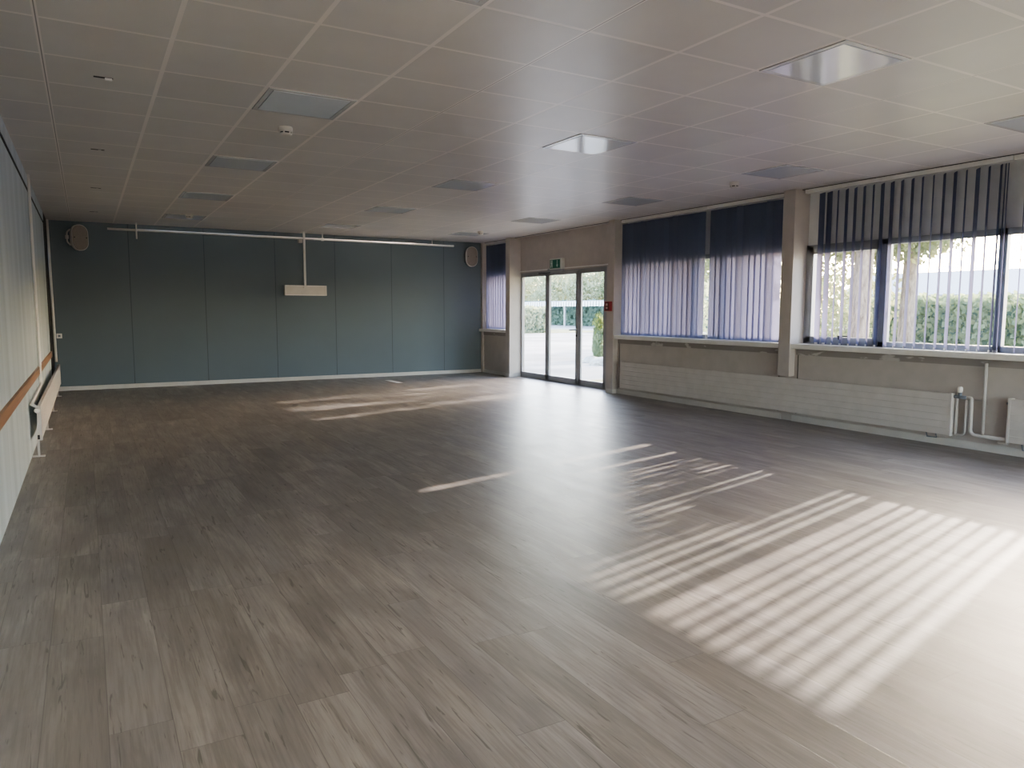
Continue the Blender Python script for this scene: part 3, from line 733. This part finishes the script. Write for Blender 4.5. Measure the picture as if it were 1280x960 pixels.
# big garden trees close to the building: they dapple the sun on the middle and far windows
tree('tall garden tree with rough brown trunk seen through the open blinds', 10.95, 7.62, .145, 7.5,
     [(0, .3, 3.6, 2.2, 1.9, 1.3, 1), (1.8, 2.0, 4.2, 2.2, 2.0, 1.6, 1), (.2, 2.6, 3.2, 1.8, 1.6, 1.2, .8), (3.2, .9, 5.0, 2.0, 2.0, 1.6, .8), (.3, -1.7, 3.15, 1.0, .75, .65, .75), (1.6, .4, 3.3, 1.2, 1.4, .9, 1.2)], 'leafy', 9000, .06, 4)  # small side lobe added to shade the sun on the near window
tree('slimmer pale trunked tree behind the tall garden tree', 13.1, 8.15, .13, 6.5, [(.6, .8, 4.6, 1.6, 1.4, 1.2, 1), (1.8, 2.6, 4.0, 1.8, 1.6, 1.4, 1), (1.0, 1.6, 3.6, 1.5, 1.7, 1.1, 1.2), (.1, -2.3, 3.7, .7, .55, .6, .8)], 'leafy', 5800, .06, 8)  # last lobe likewise added to block sun at the near window
tree('leafy tree in front of the far windows', 14.6, 14.4, .17, 8.0,
     [(0, 0, 4.0, 2.4, 2.2, 1.7, 1), (.8, 2.2, 4.4, 2.0, 1.8, 1.5, 1), (-1.2, 1.0, 3.2, 1.6, 1.6, 1.1, .8), (1.5, -2.0, 4.6, 2.2, 2.0, 1.6, 1)], 'leafy', 7000, .06, 12)
tree('second leafy tree beyond the far windows', 19.5, 17.5, .18, 9.0, [(0, 0, 5.4, 2.6, 2.6, 2.0, 1), (-1, 2.2, 6.0, 2.2, 2.2, 1.8, 1)], 'leafy', 4200, .075, 14)
# shrubs behind the trunks
def bush(label, x, y, rad, h, mat, n, size, seed):
    t = thing('bush', label, 'bush', (x, y, GZ)); r = random.Random(seed); mb = MB()
    mb.leaves(n, (0, 0, h * .52), (rad, rad, h * .52), size, r); mb.build('foliage', mat, t)
    for k in range(4): a = k * 1.6; MB().tube([(0, 0, 0), (.2 * rad * math.cos(a), .2 * rad * math.sin(a), h * .3), (.5 * rad * math.cos(a), .5 * rad * math.sin(a), h * .8)], .02, 6, True, [.03, .02, .008]).build('stem', 'bark', t)
    return t
bush('yellow-green bush behind the brown trunk', 15.2, 11.2, 1.5, 2.9, 'leafy', 2600, .07, 31)
bush('dark green bush at the left end of the clipped hedge', 17.4, 13.4, 1.7, 2.4, 'hedge', 2600, .08, 32)
bush('light bush filling the gap between the closed blinds', 20.5, 21.5, 2.2, 2.6, 'pale', 2600, .09, 33)
# row of trees beyond the carport
lbl = ['pale thin-leaved tree behind the carport, in the left door pane', 'wide pale tree behind the carport, left of the centre pane', 'pale tree behind the carport in the centre pane', 'dense bluish conifer-like tree at the right door pane',
       'pale tree behind the carport, right pane', 'far tree behind the bush between the blinds']
for k, (x, y, h, m) in enumerate(((46, 82, 8, 'pale'), (47, 74, 9, 'pale'), (46, 66, 8.5, 'pale'), (47, 55, 9.5, 'thuja'), (48, 61, 8, 'pale'), (46, 47, 8, 'pale'))):
    tree(lbl[k], x, y, .22, h * .8, [(0, 0, h * .55, 4.2, 4.6, h * .40, 1.2), (0, 3, h * .42, 3, 3, h * .28, .6), (0, -3, h * .42, 3, 3, h * .28, .6)], m, 3600, .17, 60 + k)

# ------------------------------------------------------------------ light
SUN_AZ, SUN_EL = math.radians(13.5), math.radians(20.0)
d = Vector((math.cos(SUN_AZ) * math.cos(SUN_EL), math.sin(SUN_AZ) * math.cos(SUN_EL), math.sin(SUN_EL)))
L = bpy.data.lights.new('sun', 'SUN'); L.energy = 2.6; L.angle = math.radians(.6); L.color = (1.0, .90, .79)
so = bpy.data.objects.new('sun', L); COL.objects.link(so); so.rotation_euler = (-d).to_track_quat('-Z', 'Y').to_euler(); so.location = d * 40
w = bpy.data.worlds.new('sky'); SC.world = w; w.use_nodes = True; t = w.node_tree; t.nodes.clear()
sk = t.nodes.new('ShaderNodeTexSky'); sk.sky_type = 'NISHITA'; sk.sun_disc = False; sk.sun_elevation = SUN_EL
sk.sun_rotation = math.pi / 2 - SUN_AZ; sk.air_density = 1.0; sk.dust_density = 1.8; sk.ozone_density = 1.0
bg = t.nodes.new('ShaderNodeBackground'); bg.inputs[1].default_value = .6
o = t.nodes.new('ShaderNodeOutputWorld'); t.links.new(sk.outputs[0], bg.inputs[0]); t.links.new(bg.outputs[0], o.inputs[0])

# ------------------------------------------------------------------ camera
cam = bpy.data.cameras.new('camera'); co = bpy.data.objects.new('camera', cam); COL.objects.link(co); SC.camera = co
F_PX, YAW, PITCH, ROLL, CH = 920.1, .5233, .0996, -.0022, 1.3675
cam.sensor_width = 36.0; cam.lens = F_PX * 36.0 / 1280.0; cam.clip_start = .05; cam.clip_end = 600
cp, sp, cy, sy = math.cos(PITCH), math.sin(PITCH), math.cos(YAW), math.sin(YAW)
f = Vector((sy * cp, cy * cp, -sp)); r = Vector((cy, -sy, 0)); dn = f.cross(r)
rr = math.cos(ROLL) * r + math.sin(ROLL) * dn; dd = -math.sin(ROLL) * r + math.cos(ROLL) * dn
m = Matrix((rr, -dd, -f)).transposed().to_4x4(); m.translation = (0, 0, CH); co.matrix_world = m

SC.cycles.max_bounces = 12; SC.cycles.diffuse_bounces = 7; SC.cycles.glossy_bounces = 4; SC.cycles.transparent_max_bounces = 16
SC.cycles.caustics_reflective = False; SC.cycles.caustics_refractive = False; SC.cycles.sample_clamp_indirect = 6.0
SC.view_settings.view_transform = 'AgX'; SC.view_settings.look = 'None'; SC.view_settings.use_white_balance = True; SC.view_settings.white_balance_temperature = 6950; SC.view_settings.white_balance_tint = 21; SC.view_settings.exposure = 3.68
